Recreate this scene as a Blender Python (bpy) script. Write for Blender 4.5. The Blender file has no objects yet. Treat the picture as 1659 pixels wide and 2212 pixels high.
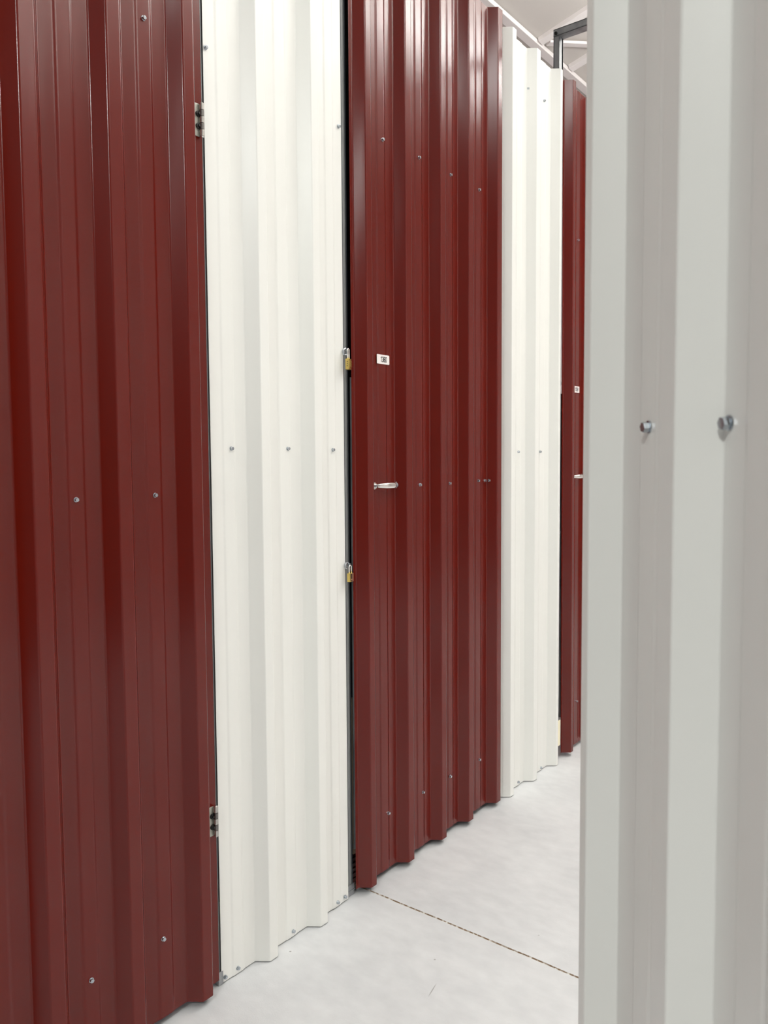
import bpy, bmesh, math, random
from mathutils import Vector, Matrix
random.seed(7)
C = bpy.context.scene.collection
scene = bpy.context.scene

# ---------------------------------------------------------------- camera
PX, FPX = 1659.0, 1740.0
cam_d = bpy.data.cameras.new('camera'); cam = bpy.data.objects.new('camera', cam_d); C.objects.link(cam)
cam_d.sensor_fit = 'HORIZONTAL'; cam_d.sensor_width = 36.0; cam_d.lens = 36.0 * FPX / PX
cam_d.clip_start = 0.02
yaw, pitch, roll = math.radians(37.6536), math.radians(3.61997), math.radians(-0.38)
fw = Vector((-math.sin(yaw) * math.cos(pitch), math.cos(yaw) * math.cos(pitch), -math.sin(pitch)))
rt = Vector((math.cos(yaw), math.sin(yaw), 0)); up = rt.cross(fw)
r2 = rt * math.cos(roll) + up * math.sin(roll); u2 = -rt * math.sin(roll) + up * math.cos(roll)
M = Matrix((( r2.x, u2.x, -fw.x, 0), (r2.y, u2.y, -fw.y, 0), (r2.z, u2.z, -fw.z, 1.364), (0, 0, 0, 1)))
cam.matrix_world = M
cam_d.dof.use_dof = True; cam_d.dof.focus_distance = 2.5; cam_d.dof.aperture_fstop = 14
scene.camera = cam

# ---------------------------------------------------------------- world, lamps, exposure
w = bpy.data.worlds.new('world'); scene.world = w; w.use_nodes = True
w.node_tree.nodes['Background'].inputs[0].default_value = (0.9, 0.95, 1, 1)
w.node_tree.nodes['Background'].inputs[1].default_value = 0.05
def lamp(name, loc, sx, sy, power, col=(1, 0.985, 0.96), rotz=0):
    l = bpy.data.lights.new(name, 'AREA'); l.shape = 'RECTANGLE'; l.size = sx; l.size_y = sy
    l.energy = power; l.color = col
    o = bpy.data.objects.new(name, l); C.objects.link(o); o.location = loc; o.rotation_euler = (0, 0, rotz)
    return o
LAMPCOL = (0.98, 1.0, 0.965)
for (lx, ly, lz, sx, sy, pw, pu) in ((0.85, 0.40, 4.4, 0.08, 1.5, 40, 0), (0.55, 3.3, 4.4, 0.05, 1.3, 16, 0), (0.20, 5.3, 4.4, 0.05, 2.0, 33, 0), (0.30, 4.9, 3.85, 0.14, 2.4, 0, 335),
                                 (-0.5, -1.7, 4.4, 0.3, 0.3, 14, 10), (2.7, 2.6, 4.2, 0.14, 1.5, 10, 76), (0.60, -2.8, 4.0, 0.35, 0.30, 112, 0)):  # last entry is a fill added to brighten the near right panel
    if pw: lamp('ceiling_or_fill_lamp', (lx, ly, lz), sx, sy, pw, LAMPCOL)
    if pu:
        o = lamp('roof_fill_light', (lx, ly, lz + 0.07), sx, sy, pu, LAMPCOL); o.rotation_euler = (math.pi, 0, 0)  # upward fill added to brighten the roof, not a fixture
scene.view_settings.view_transform = 'Standard'; scene.view_settings.look = 'None'
scene.view_settings.exposure = 0.18; scene.view_settings.gamma = 1.0
scene.view_settings.use_curve_mapping = False
scene.cycles.max_bounces = 10; scene.cycles.diffuse_bounces = 6; scene.cycles.glossy_bounces = 6

# ---------------------------------------------------------------- materials
def mat(name, col, rough=0.5, metal=0.0, spec=0.5):
    m = bpy.data.materials.new(name); m.use_nodes = True
    b = m.node_tree.nodes['Principled BSDF']
    b.inputs['Base Color'].default_value = (*col, 1); b.inputs['Roughness'].default_value = rough
    b.inputs['Metallic'].default_value = metal; b.inputs['Specular IOR Level'].default_value = spec
    return m
def noise_setup(m, scale, vec_scale, detail=3.0):
    nt = m.node_tree; N = nt.nodes.new; L = nt.links.new
    tc = N('ShaderNodeTexCoord'); mp = N('ShaderNodeMapping'); mp.inputs['Scale'].default_value = vec_scale
    g = N('ShaderNodeNewGeometry')
    L(g.outputs['Position'], mp.inputs['Vector'])
    n = N('ShaderNodeTexNoise'); n.inputs['Scale'].default_value = scale; n.inputs['Detail'].default_value = detail
    L(mp.outputs['Vector'], n.inputs['Vector'])
    return nt, n
def painted(name, col, rough, bump, spec=0.5, var=0.04):
    """coil coated steel sheet: faint oil canning and a fine coating grain"""
    m = mat(name, col, rough, 0, spec)
    nt, n = noise_setup(m, 1.0, (7, 7, 1.1), 1.5)
    b = nt.nodes['Principled BSDF']; N = nt.nodes.new; L = nt.links.new
    bp = N('ShaderNodeBump'); bp.inputs['Strength'].default_value = 1; bp.inputs['Distance'].default_value = bump
    L(n.outputs['Fac'], bp.inputs['Height'])
    _, n2 = noise_setup(m, 900, (1, 1, 1), 1)
    bp2 = N('ShaderNodeBump'); bp2.inputs['Strength'].default_value = 0.12; bp2.inputs['Distance'].default_value = 0.0004
    L(n2.outputs['Fac'], bp2.inputs['Height']); L(bp.outputs['Normal'], bp2.inputs['Normal'])
    L(bp2.outputs['Normal'], b.inputs['Normal'])
    _, n3 = noise_setup(m, 2.3, (1, 1, 0.6), 4)
    r = N('ShaderNodeValToRGB')
    lo = tuple(c * (1 - var) for c in col); hi = tuple(min(1, c * (1 + var)) for c in col)
    r.color_ramp.elements[0].position = 0.35; r.color_ramp.elements[0].color = (*lo, 1)
    r.color_ramp.elements[1].position = 0.65; r.color_ramp.elements[1].color = (*hi, 1)
    L(n3.outputs['Fac'], r.inputs['Fac']); L(r.outputs['Color'], b.inputs['Base Color'])
    return m
RED = painted('red_coated_steel', (0.118, 0.0058, 0.0018), 0.18, 0.004, 0.45, 0.03)
WHITE = painted('white_coated_steel', (0.795, 0.80, 0.768), 0.30, 0.008, 0.4, 0.01)
GALV = mat('galvanised_steel', (0.36, 0.37, 0.38), 0.45, 0.65)
nt, n = noise_setup(GALV, 26, (1, 1, 0.35), 6)
r = nt.nodes.new('ShaderNodeValToRGB'); r.color_ramp.elements[0].color = (0.26, 0.27, 0.28, 1); r.color_ramp.elements[1].color = (0.48, 0.49, 0.5, 1)
r.color_ramp.elements[0].position = 0.3; r.color_ramp.elements[1].position = 0.75
nt.links.new(n.outputs['Fac'], r.inputs['Fac']); nt.links.new(r.outputs['Color'], nt.nodes['Principled BSDF'].inputs['Base Color'])
STOP = mat('dark_blue_grey_steel', (0.075, 0.085, 0.10), 0.4, 0.3)
GALV2 = mat('light_galvanised_strip', (0.30, 0.31, 0.31), 0.42, 0.35)
ZINC = mat('zinc_screw', (0.50, 0.54, 0.58), 0.22, 1.0)
CHROME = mat('chrome', (0.82, 0.80, 0.76), 0.16, 1.0)
HINGEM = mat('worn_nickel', (0.52, 0.50, 0.47), 0.25, 1.0)
DARKM2 = mat('dark_nickel', (0.20, 0.19, 0.18), 0.3, 1.0)
DARKM = mat('blackened_steel', (0.03, 0.03, 0.03), 0.35, 0.6)
BRASS = mat('brass', (0.62, 0.47, 0.14), 0.28, 0.9)
DARKBRASS = mat('dark_brass', (0.10, 0.045, 0.02), 0.3, 0.8)
COPPER = mat('copper_strip', (0.75, 0.42, 0.27), 0.3, 0.8)
PLATE = mat('plate_plastic', (0.86, 0.82, 0.80), 0.35)
INK = mat('black_ink', (0.015, 0.015, 0.02), 0.5)
LEAF = mat('hinge_leaf_paint', (0.46, 0.47, 0.41), 0.4, 0.3)
CREAMBEAM = mat('cream_painted_beam', (0.90, 0.85, 0.84), 0.5)
ROOF = mat('beige_roof_sheet', (0.60, 0.56, 0.53), 0.6)
DARKWALL = mat('partition_and_shade_grey', (0.13, 0.125, 0.125), 0.6)
MAUVE = mat('mauve_grey_wall_paint', (0.38, 0.335, 0.345), 0.6)
WALLM = mat('hall_wall_paint', (0.64, 0.61, 0.61), 0.6)
BOARD = mat('beige_board', (0.62, 0.47, 0.34), 0.6)
PALE = mat('pale_yellow_board', (0.92, 0.86, 0.62), 0.6)
RUBBER = mat('dark_red_louvre', (0.10, 0.02, 0.015), 0.5)

CONC = mat('polished_concrete', (0.62, 0.62, 0.61), 0.45, 0, 0.35)
nt, n1 = noise_setup(CONC, 2.2, (1, 1, 1), 7); N = nt.nodes.new; L = nt.links.new
_, n2 = noise_setup(CONC, 16, (1, 1.6, 1), 6)
_, n3 = noise_setup(CONC, 260, (1, 1, 1), 3)
mx = N('ShaderNodeMath'); mx.operation = 'MULTIPLY_ADD'; mx.inputs[1].default_value = 0.45; L(n2.outputs['Fac'], mx.inputs[0]); L(n1.outputs['Fac'], mx.inputs[2])
ra = N('ShaderNodeValToRGB'); ra.color_ramp.elements[0].position = 0.5; ra.color_ramp.elements[0].color = (0.50, 0.512, 0.528, 1)
ra.color_ramp.elements[1].position = 0.95; ra.color_ramp.elements[1].color = (0.64, 0.652, 0.665, 1)
L(mx.outputs[0], ra.inputs['Fac'])
vor = N('ShaderNodeTexVoronoi'); vor.inputs['Scale'].default_value = 7
g = N('ShaderNodeNewGeometry'); L(g.outputs['Position'], vor.inputs['Vector'])
cr = N('ShaderNodeValToRGB'); cr.color_ramp.elements[0].position = 0.012; cr.color_ramp.elements[0].color = (0.35, 0.33, 0.3, 1)
cr.color_ramp.elements[1].position = 0.03; cr.color_ramp.elements[1].color = (1, 1, 1, 1)
L(vor.outputs['Distance'], cr.inputs['Fac'])
mm = N('ShaderNodeMix'); mm.data_type = 'RGBA'; mm.blend_type = 'MULTIPLY'; mm.inputs['Factor'].default_value = 0.8
L(ra.outputs['Color'], mm.inputs['A']); L(cr.outputs['Color'], mm.inputs['B'])
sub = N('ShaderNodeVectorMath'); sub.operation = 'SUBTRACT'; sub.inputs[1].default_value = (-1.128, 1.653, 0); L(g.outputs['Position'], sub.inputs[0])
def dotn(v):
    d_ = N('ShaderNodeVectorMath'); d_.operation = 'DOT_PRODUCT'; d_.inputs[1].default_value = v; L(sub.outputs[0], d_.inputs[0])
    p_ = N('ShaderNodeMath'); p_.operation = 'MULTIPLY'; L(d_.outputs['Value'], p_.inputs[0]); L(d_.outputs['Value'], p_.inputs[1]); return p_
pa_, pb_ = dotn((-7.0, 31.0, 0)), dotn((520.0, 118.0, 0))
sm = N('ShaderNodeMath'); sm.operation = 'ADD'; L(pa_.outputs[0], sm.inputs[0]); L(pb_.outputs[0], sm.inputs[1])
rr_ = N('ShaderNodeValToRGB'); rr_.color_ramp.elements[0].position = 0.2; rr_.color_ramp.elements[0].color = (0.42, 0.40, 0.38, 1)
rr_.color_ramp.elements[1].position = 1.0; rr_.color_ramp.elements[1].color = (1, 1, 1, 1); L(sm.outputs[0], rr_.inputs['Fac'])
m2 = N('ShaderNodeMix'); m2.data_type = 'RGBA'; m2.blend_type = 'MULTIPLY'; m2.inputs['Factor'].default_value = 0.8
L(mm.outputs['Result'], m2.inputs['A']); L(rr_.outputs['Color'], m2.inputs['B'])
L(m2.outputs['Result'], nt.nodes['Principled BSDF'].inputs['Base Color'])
bp = N('ShaderNodeBump'); bp.inputs['Strength'].default_value = 0.25; bp.inputs['Distance'].default_value = 0.001
L(n3.outputs['Fac'], bp.inputs['Height']); L(bp.outputs['Normal'], nt.nodes['Principled BSDF'].inputs['Normal'])
FILLER = mat('joint_filler_with_glints', (0.27, 0.2, 0.14), 0.35)
nt, n = noise_setup(FILLER, 70, (1, 0.2, 1), 2)
r = nt.nodes.new('ShaderNodeValToRGB'); r.color_ramp.elements[0].color = (0.24, 0.17, 0.11, 1); r.color_ramp.elements[1].color = (0.8, 0.78, 0.74, 1)  # pale ramp end paints bright glints into the brown filler
r.color_ramp.elements[0].position = 0.48; r.color_ramp.elements[1].position = 0.66
nt.links.new(n.outputs['Fac'], r.inputs['Fac']); nt.links.new(r.outputs['Color'], nt.nodes['Principled BSDF'].inputs['Base Color'])

# ---------------------------------------------------------------- helpers
def tag(o, label=None, cat=None, group=None, kind=None):
    if label: o['label'] = label
    if cat: o['category'] = cat
    if group: o['group'] = group
    if kind: o['kind'] = kind
    return o
def empty(name, loc, label, cat, group=None, rotz=0):
    o = bpy.data.objects.new(name, None); C.objects.link(o); o.location = loc; o.rotation_euler = (0, 0, rotz)
    o.empty_display_size = 0.05
    return tag(o, label, cat, group)
def mesh_obj(name, bm, m, parent=None, smooth=False, wn=False):
    me = bpy.data.meshes.new(name)
    bmesh.ops.recalc_face_normals(bm, faces=bm.faces[:])
    if smooth:
        for f in bm.faces: f.smooth = True
    bm.to_mesh(me); bm.free(); me.materials.append(m)
    o = bpy.data.objects.new(name, me); C.objects.link(o)
    if parent: o.parent = parent
    if wn:
        mod = o.modifiers.new('wn', 'WEIGHTED_NORMAL'); mod.keep_sharp = True; mod.weight = 100
    return o
def add_box(bm, x0, x1, y0, y1, z0, z1, bevel=0.0, mtx=None):
    t = bmesh.new()
    bmesh.ops.create_cube(t, size=1)
    for v in t.verts:
        v.co = Vector(((x0 + x1) / 2 + v.co.x * (x1 - x0), (y0 + y1) / 2 + v.co.y * (y1 - y0), (z0 + z1) / 2 + v.co.z * (z1 - z0)))
    if bevel: bmesh.ops.bevel(t, geom=t.edges[:], offset=bevel, segments=2, affect='EDGES', profile=0.6)
    if mtx: bmesh.ops.transform(t, matrix=mtx, verts=t.verts[:])
    merge(bm, t)
def merge(bm, t):
    me = bpy.data.meshes.new('tmp'); t.to_mesh(me); t.free(); bm.from_mesh(me); bpy.data.meshes.remove(me)
def add_cyl(bm, p0, p1, r, seg=16, r1=None, bevel=0.0):
    p0, p1 = Vector(p0), Vector(p1); d = p1 - p0
    t = bmesh.new()
    bmesh.ops.create_cone(t, cap_ends=True, segments=seg, radius1=r, radius2=r if r1 is None else r1, depth=d.length)
    if bevel:
        es = [e for e in t.edges if abs(e.verts[0].co.z - e.verts[1].co.z) < 1e-6]
        bmesh.ops.bevel(t, geom=es, offset=bevel, segments=2, affect='EDGES', profile=0.6)
    q = d.to_track_quat('Z', 'Y').to_matrix().to_4x4()
    bmesh.ops.transform(t, matrix=Matrix.Translation((p0 + p1) / 2) @ q, verts=t.verts[:])
    merge(bm, t)
def add_tube(bm, pts, r, seg=10, sy=1.0):
    """round bar swept along a list of points"""
    pts = [Vector(p) for p in pts]; rings = []
    for i, p in enumerate(pts):
        d = (pts[min(i + 1, len(pts) - 1)] - pts[max(i - 1, 0)]).normalized()
        ref = Vector((1, 0, 0)) if abs(d.x) < 0.9 else Vector((0, 1, 0))
        a = d.cross(ref).normalized(); b = d.cross(a).normalized()
        rings.append([bm.verts.new(p + a * math.cos(2 * math.pi * k / seg) * r + b * math.sin(2 * math.pi * k / seg) * r * sy) for k in range(seg)])
    for i in range(len(rings) - 1):
        for k in range(seg):
            bm.faces.new((rings[i][k], rings[i][(k + 1) % seg], rings[i + 1][(k + 1) % seg], rings[i + 1][k]))
    bm.faces.new(rings[0]); bm.faces.new(rings[-1][::-1])
def fillet(pts, rad, seg=4):
    """round the inner vertices of a polyline"""
    out = [Vector(pts[0])]
    for i in range(1, len(pts) - 1):
        a, b, c = Vector(pts[i - 1]), Vector(pts[i]), Vector(pts[i + 1])
        u, v = (a - b), (c - b); rr = min(rad, u.length * 0.45, v.length * 0.45)
        p, q = b + u.normalized() * rr, b + v.normalized() * rr
        for k in range(seg + 1):
            t = k / seg
            out.append(p * (1 - t) ** 2 + b * 2 * t * (1 - t) + q * t * t)
    out.append(Vector(pts[-1]))
    return out
def sheet(name, prof, z0, z1, m, parent=None, thick=0.0008, rad=0.0024, bow=0.0, nz=1):
    """corrugated sheet: plan profile (x outwards, y along) drawn up from z0 to z1, with real thickness"""
    P = fillet([(p[0], p[1]) for p in prof], rad)
    bm = bmesh.new(); rows = []
    for j in range(nz + 1):
        z = z0 + (z1 - z0) * j / nz
        rows.append([bm.verts.new((p.x, p.y, z)) for p in P])
    for j in range(nz):
        for i in range(len(P) - 1):
            bm.faces.new((rows[j][i], rows[j][i + 1], rows[j + 1][i + 1], rows[j + 1][i]))
    for f in bm.faces: f.smooth = True
    me = bpy.data.meshes.new(name); bm.to_mesh(me); bm.free(); me.materials.append(m)
    o = bpy.data.objects.new(name, me); C.objects.link(o)
    if parent: o.parent = parent
    s = o.modifiers.new('thickness', 'SOLIDIFY'); s.thickness = thick; s.offset = 0
    wn = o.modifiers.new('wn', 'WEIGHTED_NORMAL'); wn.weight = 100; wn.keep_sharp = True
    return o
def valley(y0, y1, x=0.0, h=0.0020, flat=0.30):
    """two shallow stiffening creases that lift the middle of a valley"""
    a = y0 + (y1 - y0) * 0.34; b = y0 + (y1 - y0) * 0.64
    return [(x, a - 0.0045), (x + h, a + 0.0015), (x + h, b - 0.0015), (x, b + 0.0045)]
def corrugated(ribs, y_start, y_end, D=0.034, foot=0.024, start='flat', end='flat'):
    """ribs = [(crest start, crest end), ...] in metres along the sheet"""
    pr = []
    prev = y_start
    if start == 'flat': pr.append((0.0, y_start))
    for i, (a, b) in enumerate(ribs):
        va, vb = a - foot, b + foot
        if i == 0 and start == 'rib':
            pr.append((0.0, y_start)) if y_start < va - 0.002 else pr.append((0.0, va))
        elif va - prev > 0.07:
            pr += valley(prev, va)
        if pr[-1][1] < va - 0.001: pr.append((0.0, va))
        pr += [(D, a), (D, b)]
        if i == len(ribs) - 1 and y_end < vb - 0.002:
            if y_end > b + 0.002: pr.append((D * (vb - y_end) / foot, y_end))
            return pr
        pr.append((0.0, vb)); prev = vb
    if y_end - prev > 0.085: pr += valley(prev, y_end)
    if y_end > prev + 0.001: pr.append((0.0, y_end))
    return pr

# screw: hexagonal head on a washer, head pointing along +X
def screw_mesh():
    bm = bmesh.new()
    add_cyl(bm, (0, 0, 0), (0.0016, 0, 0), 0.0056, 20, bevel=0.0004)
    add_cyl(bm, (0.0014, 0, 0), (0.0070, 0, 0), 0.0047, 6, bevel=0.0006)
    me = bpy.data.meshes.new('screw'); bmesh.ops.recalc_face_normals(bm, faces=bm.faces[:]); bm.to_mesh(me); bm.free(); me.materials.append(ZINC)
    return me
SCREW = screw_mesh()
def screws(parent, spots, x=0.0022, scale=1.0):
    for s in spots:
        y, z = s[0], s[1]
        o = bpy.data.objects.new('screw', SCREW); C.objects.link(o); o.parent = parent
        o.location = (s[2] if len(s) > 2 else x, y, z)
        o.rotation_euler = (random.uniform(0, 1), random.uniform(-.10, .10), random.uniform(-.12, .12)); o.scale = (scale,) * 3

# ---------------------------------------------------------------- setting: floor, hall walls, roof
def floor_obj():
    bm = bmesh.new()
    xs = [-3.1 + i * 0.05 for i in range(int(7.1 / 0.05) + 1)]
    J = 1.923
    prof = lambda x, j: [(-3.2, 0), (J - 0.0034 + j, 0), (J - 0.0018 + j, -0.003), (J + 0.0018 + j, -0.003), (J + 0.0034 + j, 0), (9.6, 0)]
    rows = []
    for x in xs:
        j = 0.010 * math.sin(x * 1.9 + 4.4) + random.uniform(-.0012, .0012)
        rows.append([bm.verts.new((x, y, z)) for y, z in prof(x, j)])
    for a, b in zip(rows, rows[1:]):
        for k in range(5):
            f = bm.faces.new((a[k], b[k], b[k + 1], a[k + 1])); f.material_index = 1 if k in (1, 2, 3) else 0
    o = mesh_obj('floor', bm, CONC); o.data.materials.append(FILLER)
    return tag(o, kind='structure')
floor_obj()
def slab(name, x0, x1, y0, y1, z0, z1, m):
    bm = bmesh.new(); add_box(bm, x0, x1, y0, y1, z0, z1); return tag(mesh_obj(name, bm, m), kind='structure')
slab('wall_left', -3.25, -3.10, -3.2, 9.6, 0, 4.60, MAUVE)
slab('ceiling', -3.10, -1.645, 0.3, 3.07, 2.96, 2.985, DARKWALL)  # unseen lid added to keep light from above out of the units
slab('wall_partition', -3.10, -1.645, 1.60, 1.62, 0, 2.96, DARKWALL); slab('wall_partition', -3.10, -1.645, 3.05, 3.07, 0, 2.96, DARKWALL)
slab('wall_right', 4.0, 4.15, -3.2, 9.6, 0, 4.65, WALLM)
slab('wall_back', -3.25, 4.15, -3.35, -3.2, 0, 5.6, DARKWALL)  # dark colour stands for the unlit area behind the camera
slab('wall_front', -3.25, 4.15, 9.6, 9.75, 0, 5.6, WALLM)
# pitched roof
SL = 0.265; ZE = 4.535; XE = -2.975; XR = 0.45
def roof():
    bm = bmesh.new(); th = 0.05
    def zz(x): return ZE + 0.034 + SL * (x - XE) if x <= XR else ZE + 0.034 + SL * (2 * XR - x - XE)
    xs = [-3.25, XR, 4.15]; sec = [(x, zz(x)) for x in xs] + [(x, zz(x) + th) for x in xs[::-1]]
    A = [bm.verts.new((x, -3.35, z)) for x, z in sec]; B = [bm.verts.new((x, 9.75, z)) for x, z in sec]
    for k in range(6): bm.faces.new((A[k], A[(k + 1) % 6], B[(k + 1) % 6], B[k]))
    bm.faces.new(A); bm.faces.new(B[::-1])
    return tag(mesh_obj('ceiling', bm, ROOF), kind='structure')
roof()
def beam(name, p0, p1, wd, ht, m=CREAMBEAM):
    """closed box section between two points"""
    p0, p1 = Vector(p0), Vector(p1); d = (p1 - p0); L_ = d.length
    z = Vector((0, 0, 1)); x = d.normalized(); y = z.cross(x).normalized(); zz = x.cross(y)
    mt = Matrix((( x.x, y.x, zz.x, p0.x), (x.y, y.y, zz.y, p0.y), (x.z, y.z, zz.z, p0.z), (0, 0, 0, 1)))
    bm = bmesh.new(); t = 0.008
    add_box(bm, 0, L_, -wd / 2, wd / 2, 0, ht, 0.003, mtx=mt)
    return mesh_obj(name, bm, m)
o = beam('roof_purlin', (XE, -3.1, ZE), (XE, 9.5, ZE), 0.070, 0.034)
tag(o, 'cream steel roof beam running above the tops of the left panels', 'beam')
for i, Y in enumerate((5.80, 6.34)):
    o = beam('roof_rafter', (XE + 0.045, Y, ZE + 0.012), (XR, Y, ZE + 0.012 + SL * (XR - XE - 0.045)), 0.075, 0.034)
    tag(o, ['cream sloping rafter rising right from the roof beam, upper one above the steel frame',
            'cream sloping rafter farther back, seen low behind the grey steel post'][i], 'rafter', 'sloping roof rafters')
o = beam('roof_brace', (-2.90, 5.87, ZE + 0.025), (-2.64, 6.275, ZE + 0.085), 0.06, 0.02)
tag(o, 'short cream diagonal brace between the two sloping roof rafters', 'brace')

# ---------------------------------------------------------------- fixed white panels on the left
WX, DX = -1.580, -1.575
def wall_panel(y0, ribs, y1, z1, label, spots, sheet_kw={}, end=None):
    root = empty('corrugated_wall_panel', (WX, y0, 0), label, 'wall panel', 'white corrugated wall panels')
    pr = corrugated([(a - y0, b - y0) for a, b in ribs], 0, y1 - y0)
    sheet('corrugated_sheet', pr, 0.003, z1, WHITE, root)
    screws(root, [(s[0] - y0,) + tuple(s[1:]) for s in spots])
    return root
w1 = wall_panel(1.3385, [(1.4815, 1.5120), (1.6880, 1.7180)], 1.852, 3.015,
    'white corrugated metal panel between the nearest red door and red door 1360',
    [(1.404, 1.399), (1.610, 1.400), (1.798, 1.398), (1.3485, 0.0165), (1.393, 0.018), (1.6035, 0.018), (1.799, 0.016), (1.8335, 0.018),
     (1.346, 2.372, 0.001), (1.8395, 2.341, 0.001)])
# the far white panel begins with a rib
y0 = 2.803
w2 = empty('corrugated_wall_panel', (WX, y0, 0), 'white corrugated metal panel between red door 1360 and red door 1359', 'wall panel', 'white corrugated wall panels')
pr = corrugated([(2.829 - y0, 2.8575 - y0), (3.031 - y0, 3.0615 - y0), (3.247 - y0, 3.267 - y0)], 0, 0.478, start='rib')
sheet('corrugated_sheet', pr, 0.003, 3.015, WHITE, w2)
screws(w2, [(a - y0, b) for a, b in ((2.942, 1.398), (3.136, 1.399), (2.953, 0.016), (3.1616, 0.013), (3.012, 2.858), (3.156, 2.860))])

# ---------------------------------------------------------------- galvanised posts and frame
def post(y0, y1, x0, x1, z1, label, shoe=True, holes=False):
    root = empty('steel_post', ((x0 + x1) / 2, (y0 + y1) / 2, 0), label, 'post', 'galvanised door posts')
    cx, cy = root.location.x, root.location.y
    bm = bmesh.new(); t = 0.0025
    X0, X1, Y0, Y1 = x0 - cx, x1 - cx, y0 - cy, y1 - cy
    # C channel: front web, two flanges, lips
    add_box(bm, X1 - t, X1, Y0, Y1, 0.004, z1, 0.0006)
    add_box(bm, X0, X1, Y0, Y0 + t, 0.004, z1); add_box(bm, X0, X1, Y1 - t, Y1, 0.004, z1)
    add_box(bm, X0, X0 + t, Y0, Y0 + 0.012, 0.004, z1); add_box(bm, X0, X0 + t, Y1 - 0.012, Y1, 0.004, z1)
    add_box(bm, X1, X1 + 0.0012, Y0 + (Y1 - Y0) * .45, Y0 + (Y1 - Y0) * .62, 0.004, z1)
    mesh_obj('channel', bm, GALV2, root)
    if holes:
        bm = bmesh.new(); add_box(bm, X0, -1.5930 - cx, Y1 + 0.0002, Y1 + 0.0075, 0.004, z1); add_box(bm, X0, -1.6065 - cx, Y1 + 0.0005, Y1 + 0.022, 0.004, z1, 0.002); add_box(bm, -1.6065 - cx, -1.6045 - cx, Y1 + 0.005, Y1 + 0.010, 0.3, z1)
        tag(mesh_obj('door_stop', bm, STOP, root), 'dark recessed door stop')
    if shoe:
        bm = bmesh.new(); add_box(bm, X0 - .004, X1 + .004, Y0 - .001, Y1 + .007, 0, 0.036, 0.001)
        add_box(bm, X1 + .0035, X1 + .006, Y0 , Y1 + .007, 0.016, 0.019)
        mesh_obj('base_shoe', bm, GALV, root)
    if holes:
        bm = bmesh.new()
        for k in range(26):
            z = 2.2 + k * 0.03 + random.uniform(-.004, .004)
            add_cyl(bm, (X1 + .0004, Y0 + 0.007, z), (X1 + 0.0018, Y0 + 0.007, z), random.uniform(.0008, .0018), 8)
        h = mesh_obj('punched_holes', bm, INK, root); tag(h, kind='stuff')
    return root
post(1.3300, 1.3375, -1.635, -1.583, 3.05, 'thin galvanised post strip between the nearest red door and the white panel', holes=False)
p_ = post(1.8535, 1.8825, -1.645, -1.590, 3.16, 'grey galvanised post beside door 1360 with the two brass padlocks', holes=True)
fr = empty('portal_frame', (-1.60, 3.30, 0), 'grey galvanised steel portal frame standing above the far white panel', 'frame')
def chan(bm, x0, x1, y0, y1, z0, z1, t=0.003):
    add_box(bm, x0, x1, y0, y1, z0, z1, 0.0008)
bm = bmesh.new()
add_box(bm, 0.0, 0.026, -0.012, -0.009, 0, 3.175); add_box(bm, 0.023, 0.026, -0.012, 0.028, 0, 3.175, 0.0008); add_box(bm, 0.0, 0.003, -0.012, 0.028, 0, 3.175)
add_box(bm, 0.023, 0.026, 0.016, 0.028, 0, 3.175)
mesh_obj('upright', bm, GALV, fr)
bm = bmesh.new()
add_box(bm, 2.00, 2.04, -0.012, 0.028, 0, 3.176, 0.001)
mesh_obj('upright', bm, GALV, fr)
bm = bmesh.new()
add_box(bm, 0.0, 2.04, -0.014, -0.011, 3.175, 3.205, 0.0008); add_box(bm, 0.0, 2.04, -0.014, 0.03, 3.202, 3.205); add_box(bm, 0.0, 2.04, -0.014, 0.03, 3.175, 3.178)
mesh_obj('header', bm, GALV, fr)
bm = bmesh.new(); add_cyl(bm, (0.013, -0.011, 3.186), (0.013, -0.020, 3.186), 0.007, 6, bevel=.001); add_cyl(bm, (0.013, -0.011, 3.186), (0.013, -0.023, 3.186), 0.004, 10)
mesh_obj('bolt', bm, DARKM, fr)

# ---------------------------------------------------------------- door hardware
DIG = {  # italic strokes on a 1 x 2 grid
    '1': [[(0.25, 1.6), (0.62, 2.0), (0.62, 0.0)]],
    '3': [[(0.05, 1.7), (0.25, 1.95), (0.5, 2.0), (0.8, 1.9), (0.9, 1.55), (0.78, 1.2), (0.45, 1.05), (0.8, 0.92), (0.95, 0.55), (0.82, 0.15), (0.5, 0.0), (0.2, 0.05), (0.02, 0.32)]],
    '6': [[(0.9, 1.7), (0.75, 1.95), (0.5, 2.0), (0.2, 1.8), (0.06, 1.3), (0.04, 0.6), (0.2, 0.12), (0.5, 0.0), (0.8, 0.12), (0.93, 0.5), (0.85, 0.95), (0.55, 1.15), (0.22, 1.0), (0.06, 0.7)]],
    '0': [[(0.5, 2.0), (0.2, 1.85), (0.06, 1.4), (0.05, 0.6), (0.2, 0.15), (0.5, 0.0), (0.8, 0.15), (0.94, 0.6), (0.94, 1.4), (0.8, 1.85), (0.5, 2.0)]],
    '5': [[(0.9, 2.0), (0.22, 2.0), (0.12, 1.1), (0.4, 1.28), (0.7, 1.22), (0.93, 0.85), (0.9, 0.4), (0.65, 0.04), (0.35, 0.0), (0.1, 0.15), (0.02, 0.38)]],
    '9': [[(0.1, 0.3), (0.25, 0.05), (0.5, 0.0), (0.8, 0.2), (0.94, 0.7), (0.96, 1.4), (0.8, 1.88), (0.5, 2.0), (0.2, 1.88), (0.07, 1.5), (0.15, 1.05), (0.45, 0.85), (0.78, 1.0), (0.94, 1.3)]],
}
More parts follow.
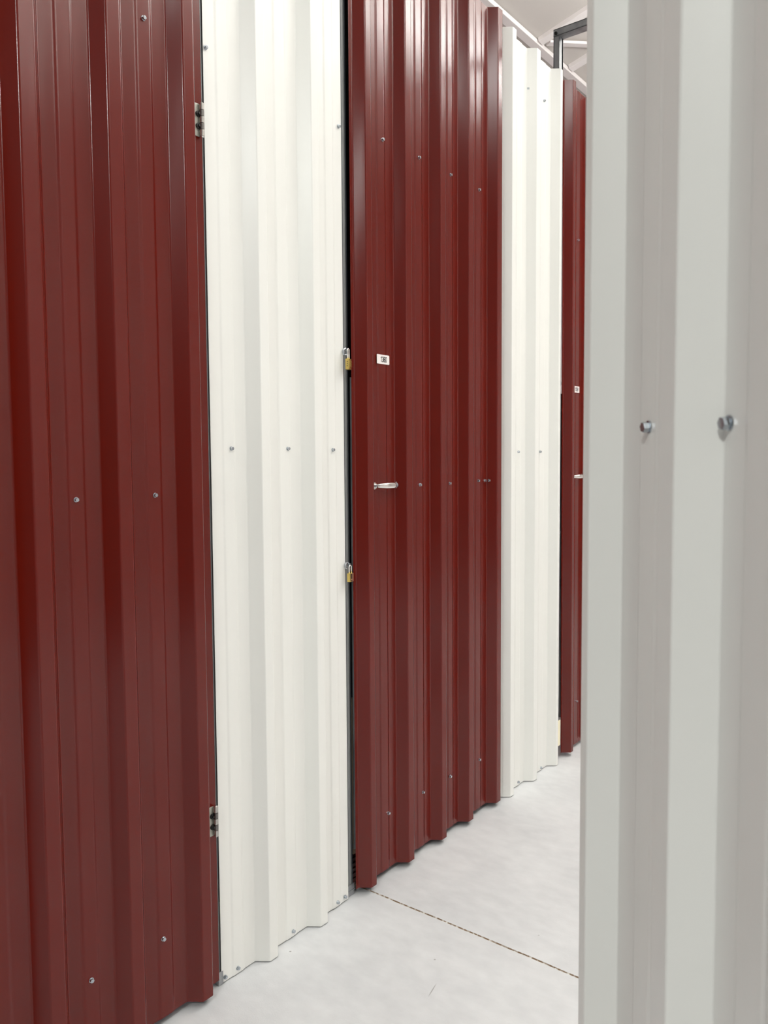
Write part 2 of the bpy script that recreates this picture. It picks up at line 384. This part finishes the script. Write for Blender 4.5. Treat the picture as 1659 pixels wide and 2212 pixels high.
def digits(bm, text, y, z, h, x, sw=0.26):
    s = h / 2.0
    for i, ch in enumerate(text):
        for st in DIG[ch]:
            for a, b in zip(st, st[1:]):
                pa = Vector((a[0] + i * 1.22 + a[1] * 0.10, a[1])); pb = Vector((b[0] + i * 1.22 + b[1] * 0.10, b[1]))
                d = (pb - pa).normalized() * sw * 0.45; n_ = Vector((-d.y, d.x)).normalized() * sw / 2
                q = [pa - d + n_, pa - d - n_, pb + d - n_, pb + d + n_]
                f_ = [bm.verts.new((x + 0.0003, y + p.x * s * 0.86, z + p.y * s)) for p in q]
                g_ = [bm.verts.new((x - 0.0003, y + p.x * s * 0.86, z + p.y * s)) for p in q]
                bm.faces.new(f_); bm.faces.new(g_[::-1])
                for k in range(4): bm.faces.new((f_[k], g_[k], g_[(k + 1) % 4], f_[(k + 1) % 4]))
def number_plate(root, text, y, z, wd=0.064, ht=0.029):
    bm = bmesh.new(); t = bmesh.new()
    bmesh.ops.create_cube(t, size=1)
    for v in t.verts: v.co = Vector((v.co.x * 0.0012, v.co.y * wd, v.co.z * ht))
    es = [e for e in t.edges if abs(e.verts[0].co.x - e.verts[1].co.x) > 1e-5]
    bmesh.ops.bevel(t, geom=es, offset=0.003, segments=4, affect='EDGES', profile=0.5)
    bmesh.ops.transform(t, matrix=Matrix.Translation((0.0034, y, z)), verts=t.verts[:]); merge(bm, t)
    p = mesh_obj('number_plate', bm, PLATE, root); tag(p, 'white plate printed %s' % text)
    bm = bmesh.new(); digits(bm, text, y - wd * 0.22, z - ht * 0.27, ht * 0.54, 0.0042)
    mesh_obj('number', bm, INK, p)
def bow_handle(root, y0, y1, z):
    """chrome bow handle with two flared feet"""
    bm = bmesh.new(); n_ = 22; rings = []
    for i in range(n_ + 1):
        t = i / n_; y = y0 + 0.010 + (y1 - y0 - 0.020) * t
        x = 0.004 + 0.023 * min(1, math.sin(math.pi * t) * 1.25) ** 0.75
        hw = 0.0052 + 0.0042 * math.sin(math.pi * t) ** 0.8; tk = 0.0042
        rings.append([bm.verts.new((x + tk * math.cos(a), y, z + hw * math.sin(a))) for a in [2 * math.pi * k / 14 for k in range(14)]])
    for a, b in zip(rings, rings[1:]):
        for k in range(14): bm.faces.new((a[k], a[(k + 1) % 14], b[(k + 1) % 14], b[k]))
    bm.faces.new(rings[0]); bm.faces.new(rings[-1][::-1])
    for ye, s in ((y0, 1), (y1, -1)):
        pts = [(0, -0.0105), (0.004, -0.0110), (0.013, -0.0055), (0.020, -0.005), (0.020, 0.005), (0.013, 0.0055), (0.004, 0.0110), (0, 0.0105)]
        f_ = [bm.verts.new((0.0065, ye + s * a, z + b)) for a, b in pts]; g_ = [bm.verts.new((0.0022, ye + s * a, z + b)) for a, b in pts]
        bm.faces.new(f_); bm.faces.new(g_[::-1])
        for k in range(8): bm.faces.new((f_[k], g_[k], g_[(k + 1) % 8], f_[(k + 1) % 8]))
    h = mesh_obj('handle', bm, CHROME, root, smooth=False); tag(h, 'chrome bow pull handle')
    for p in h.data.polygons: p.use_smooth = len(p.vertices) == 4
    bm = bmesh.new()
    for ye in (y0 + 0.006, y1 - 0.006):
        add_cyl(bm, (0.006, ye, z), (0.0105, ye, z), 0.0048, 6, bevel=.0006)
    add_cyl(bm, (0.006, y1 - 0.003, z), (0.0085, y1 - 0.003, z), 0.0082, 20, bevel=.0008); add_cyl(bm, (0.0085, y1 - 0.003, z), (0.0120, y1 - 0.003, z), 0.0045, 6, bevel=.0005)
    mesh_obj('handle_screws', bm, ZINC, h)
def hinge(root, y, z0, z1, x=0.0):
    """butt hinge on the door's right flange: pale leaf, five knuckles, two dark bolts"""
    r_ = 0.0062; n_ = 5; dz = (z1 - z0) / n_
    bm = bmesh.new(); add_box(bm, x + 0.0012, x + 0.0030, y - 0.0185, y - 0.002, z0, z1, 0.0005)
    leaf = mesh_obj('hinge', bm, LEAF, root); tag(leaf, 'steel butt hinge with pale leaf and dark bolts')
    for k in range(n_):
        bm = bmesh.new(); add_cyl(bm, (x + 0.009, y, z0 + k * dz + 0.0004), (x + 0.009, y, z0 + (k + 1) * dz - 0.0004), r_, 18, bevel=.0006)
        mesh_obj('knuckle', bm, HINGEM if k % 2 == 0 else DARKM2, leaf, smooth=False)
    bm = bmesh.new(); add_cyl(bm, (x + 0.009, y, z1), (x + 0.009, y, z1 + 0.003), r_ * 0.85, 14, r1=0.003)
    add_cyl(bm, (x + 0.009, y, z0), (x + 0.009, y, z0 - 0.003), r_ * 0.85, 14, r1=0.003)
    mesh_obj('pin', bm, CHROME, leaf)
    for zb in (z0 + (z1 - z0) * 0.31, z0 + (z1 - z0) * 0.68):
        bm = bmesh.new(); add_cyl(bm, (x + 0.002, y - 0.0075, zb), (x + 0.008, y - 0.0075, zb), 0.0070, 18, bevel=.0015)
        add_cyl(bm, (x + 0.007, y - 0.0075, zb), (x + 0.011, y - 0.0075, zb), 0.003, 12)
        mesh_obj('bolt', bm, DARKM, leaf)
def latch(root, y, z, x):
    """round latch tongue that passes the door edge and ends in a ring for the padlock"""
    bm = bmesh.new(); t = bmesh.new(); R_, seg = 0.0096, 24
    pts = [(x, y + R_ * math.cos(a) * 0.9, z + R_ * math.sin(a)) for a in [2 * math.pi * k / seg for k in range(seg + 1)]]
    add_tube(bm, pts, 0.0028, 8); t.free()
    add_box(bm, x - 0.0025, x + 0.0025, y + 0.005, y + 0.014, z - 0.004, z + 0.006, 0.0015)
    return mesh_obj('latch', bm, ZINC, root, smooth=False)
for z in (1.690, 1.048): latch(p_, 1.855 - p_.location.y, z, DX + 0.001 - p_.location.x)
for z in (1.700, 1.040): latch(fr, 3.312 - 3.30, z, 0.028)
def storage_door(y0, ribs, y1, z0, z1, label, spots, number=None, handle_y=None, latches=(), hinges=(), plate_y=None, rod=True):
    root = empty('storage_door', (DX, y0, 0), label, 'door', 'dark red storage doors')
    pr = corrugated([(a - y0, b - y0) for a, b in ribs], 0, y1 - y0, D=0.0335, foot=0.0235)
    sheet('corrugated_sheet', pr, z0, z1, RED, root, rad=0.0036)
    # inner steel frame of the door leaf
    bm = bmesh.new()
    for ya, yb in ((0.062, 0.092), (y1 - y0 - 0.055, y1 - y0 - 0.025)): add_box(bm, -0.026, -0.003, ya, yb, z0 + 0.03, z1 - 0.05)
    for zz in (z0 + 0.19, 1.27, 2.345): add_box(bm, -0.025, -0.004, 0.092, y1 - y0 - 0.055, zz, zz + 0.03)
    mesh_obj('inner_frame', bm, GALV, root)
    screws(root, [(s[0] - y0,) + tuple(s[1:]) for s in spots])
    if number: number_plate(root, number, plate_y - y0, 1.6845)
    if handle_y: bow_handle(root, handle_y[0] - y0, handle_y[1] - y0, 1.286)
    for h_ in hinges: hinge(root, y1 - y0 - 0.007, *h_)
    return root

d1 = storage_door(0.385, [(0.438, 0.472), (0.643, 0.677), (0.8485, 0.883), (1.0455, 1.0790), (1.2475, 1.2785)], 1.3265, 0.020, 3.03,
    'nearest dark red corrugated storage door filling the left of the photo, hinges beside white panel',
    [(0.960, 1.286), (1.162, 1.288), (1.1624, 2.363), (0.9614, 0.217), (1.155, 0.217), (0.757, 1.286), (0.757, 0.217), (0.960, 2.363)],
    hinges=((2.150, 2.227), (0.412, 0.488)))
d2 = storage_door(1.884, [(1.9215, 1.9480), (2.1225, 2.1545), (2.3235, 2.3535), (2.5040, 2.5360), (2.7090, 2.7420)], 2.7700, 0.020, 3.035,
    'dark red corrugated storage door with plate 1360 and a full chrome handle',
    [(2.0426, 2.363), (2.240, 2.365), (2.4307, 2.361), (2.6244, 2.359), (2.238, 1.283), (2.4216, 1.283), (2.6191, 1.288), (2.662, 1.287, 0.006), (2.6865, 1.287, 0.008),
     (2.0506, 0.207), (2.2488, 0.211), (2.4200, 0.213, 0.004), (2.629, 0.212)],
    number='1360', handle_y=(1.984, 2.103), plate_y=2.037,
    hinges=((2.150, 2.227), (0.412, 0.488)))
d3 = storage_door(3.357, [(3.3920, 3.4180), (3.6120, 3.6220), (3.7980, 3.8300), (4.0050, 4.0370), (4.2100, 4.2420)], 4.270, 0.020, 3.010,
    'far narrow-looking dark red storage door with plate 1359, partly hidden by the right panel',
    [(3.5175, 2.358), (3.5239, 0.222)],
    number='1359', handle_y=(3.450, 3.560), plate_y=3.5015)
d3.rotation_euler = (0.009, 0, 0)

# vertical lock rods seen in the gaps, part of the doors
for d, y, z0_, z1_ in ((d2, 0.022, 0.150, 1.62), (d3, 0.030, 0.190, 1.66)):
    bm = bmesh.new(); add_cyl(bm, (-0.019, y, z0_), (-0.019, y, z1_), 0.005, 12, bevel=.001)
    add_cyl(bm, (-0.019, y, z0_ - 0.012), (-0.019, y, z0_ + 0.004), 0.007, 12, bevel=.001)
    mesh_obj('lock_rod', bm, GALV, d)

# ---------------------------------------------------------------- padlocks
def padlock(loc, label, wd, ht, dp, shackle_h, rotz, combo):
    root = empty('padlock', loc, label, 'padlock', 'brass padlocks on door 1360', rotz)
    bm = bmesh.new(); add_box(bm, -dp / 2, dp / 2, -wd / 2, wd / 2, -ht, 0, 0.0016)
    body = mesh_obj('body', bm, BRASS, root, smooth=False)
    s = wd * 0.30; pts = [(0, -s, -0.004)] + [(0, -s * math.cos(a), shackle_h - s + s * math.sin(a)) for a in [math.pi * k / 12 for k in range(13)]] + [(0, s, -0.004)]
    bm = bmesh.new(); add_tube(bm, pts, 0.0022, 10)
    mesh_obj('shackle', bm, CHROME, root, smooth=True)
    if combo:
        for k in range(3):
            z = -ht * (0.28 + 0.19 * k)
            bm = bmesh.new()
            add_cyl(bm, (0, -wd * 0.30, z), (0, wd * 0.52, z), dp * 0.62, 12, bevel=.0008)
            mesh_obj('dial', bm, BRASS, root)
            bm = bmesh.new(); add_box(bm, -0.0012, 0.0012, -wd / 2 - 0.0007, -wd / 2 + .001, z - 0.0012, z + 0.0012); mesh_obj('index_mark', bm, INK, root)
    else:
        bm = bmesh.new(); add_box(bm, dp / 2 - .0004, dp / 2 + 0.0006, -wd * 0.40, wd * 0.42, -ht * 0.93, -ht * 0.06, 0.0002)
        f_ = mesh_obj('face_plate', bm, DARKBRASS, root); tag(f_, 'dark shiny front face')
        bm = bmesh.new(); add_box(bm, dp / 2 + .0004, dp / 2 + 0.0016, wd * 0.12, wd * 0.30, -ht * 0.96, -ht * 0.02, 0.0003)
        mesh_obj('copper_strip', bm, COPPER, f_)
        bm = bmesh.new(); add_cyl(bm, (dp / 2, -wd * 0.14, -ht * 0.72), (dp / 2 + .0014, -wd * .14, -ht * 0.72), 0.0022, 10); mesh_obj('rivet', bm, COPPER, f_)
    return root
padlock((-1.562, 1.8555, 1.668), 'brass combination padlock with three dials on the upper latch beside door 1360', 0.0225, 0.032, 0.012, 0.031, math.radians(22), True)
padlock((-1.562, 1.8550, 1.026), 'brass key padlock with dark front on the lower latch beside door 1360', 0.022, 0.026, 0.011, 0.024, math.radians(12), False)

# ---------------------------------------------------------------- things glimpsed in the gaps
def crate(loc, sx, sy, sz, m, label, name, cat):
    root = empty(name, loc, label, cat)
    bm = bmesh.new(); add_box(bm, -sx / 2, sx / 2, -sy / 2, sy / 2, 0, sz, 0.004); mesh_obj('body', bm, m, root)
    bm = bmesh.new()
    add_box(bm, -sx / 2 - .001, sx / 2 + .002, -0.02, 0.02, sz * 0.02, sz + .001, 0.0004); mesh_obj('tape', bm, m, root)
    return root
bm = bmesh.new(); add_box(bm, -1.613, -1.603, 1.906, 2.12, 0.115, 0.62, 0.002)
tag(mesh_obj('beige_board', bm, BOARD), 'beige board standing inside the unit, seen in the gap left of door 1360', 'board')
lv = empty('louvred_crate', (-1.685, 2.03, 0), 'dark red ribbed crate under the beige board behind door 1360', 'crate')
bm = bmesh.new(); add_box(bm, -0.06, 0.055, -0.115, 0.12, 0, 0.112, 0.002); mesh_obj('body', bm, RUBBER, lv)
bm = bmesh.new()
for k in range(6): add_box(bm, 0.054, 0.060, -0.116, 0.12, 0.010 + k * 0.017, 0.018 + k * 0.017, 0.001)
mesh_obj('ribs', bm, RUBBER, lv)
bm = bmesh.new(); add_box(bm, -1.5732, -1.5712, 3.296, 3.343, 0.064, 0.182, 0.0005)
tag(mesh_obj('pale_board', bm, PALE), 'small pale yellow board low on the post left of door 1359', 'board')

# ---------------------------------------------------------------- right-hand white panel, close to the camera
ang = math.atan2(0.75370396, -0.65721407)         # direction in which the sheet recedes
rp = empty('corrugated_wall_panel', (-0.33626, 0.88360, 0), 'large white corrugated panel very close, filling the right side of the photo', 'wall panel', 'white corrugated wall panels')
rp.rotation_euler = (0, 0, ang - math.pi / 2)
# local +Y recedes; the ribs stand out towards local -X
D = 0.034
prf = [(-0.012, 0.074), (-D, 0.0537), (-D, 0.0316), (0, 0.0116), (0, -0.0375), (-0.0016, -0.0430), (-0.0016, -0.0815), (0, -0.0870), (0, -0.1480), (-D, -0.1719), (-D, -0.2031), (0, -0.2257), (0, -0.2790)]
sheet('corrugated_sheet', prf, 0.003, 3.015, WHITE, rp)
prf2 = [(-0.0016, -0.2440), (-0.0016, -0.2640), (-0.0032, -0.2690), (-0.0032, -0.309), (-0.0016, -0.3145), (-0.0016, -0.351), (-D - .0016, -0.374), (-D - .0016, -0.405), (-0.0016, -0.428),
        (-0.0016, -0.553), (-D - .0016, -0.577), (-D - .0016, -0.608), (-0.0016, -0.631), (-0.0016, -0.70)]
sheet('corrugated_sheet', prf2, 0.003, 3.015, WHITE, rp)
for y, z, xx in ((-0.0662, 1.3975, -0.0018), (-0.2345, 1.3937, -0.0006)):
    o = bpy.data.objects.new('screw', SCREW); C.objects.link(o); o.parent = rp; o.location = (xx, y, z); o.rotation_euler = (0.3, 0.08, math.pi + 0.1); o.scale = (1.20,) * 3
bm = bmesh.new(); add_box(bm, 0.002, 0.05, -0.03, 0.03, 0.0, 3.0, 0.001); add_box(bm, 0.002, 0.05, -0.69, -0.63, 0, 3.0, 0.001)
mesh_obj('support_post', bm, GALV, rp)
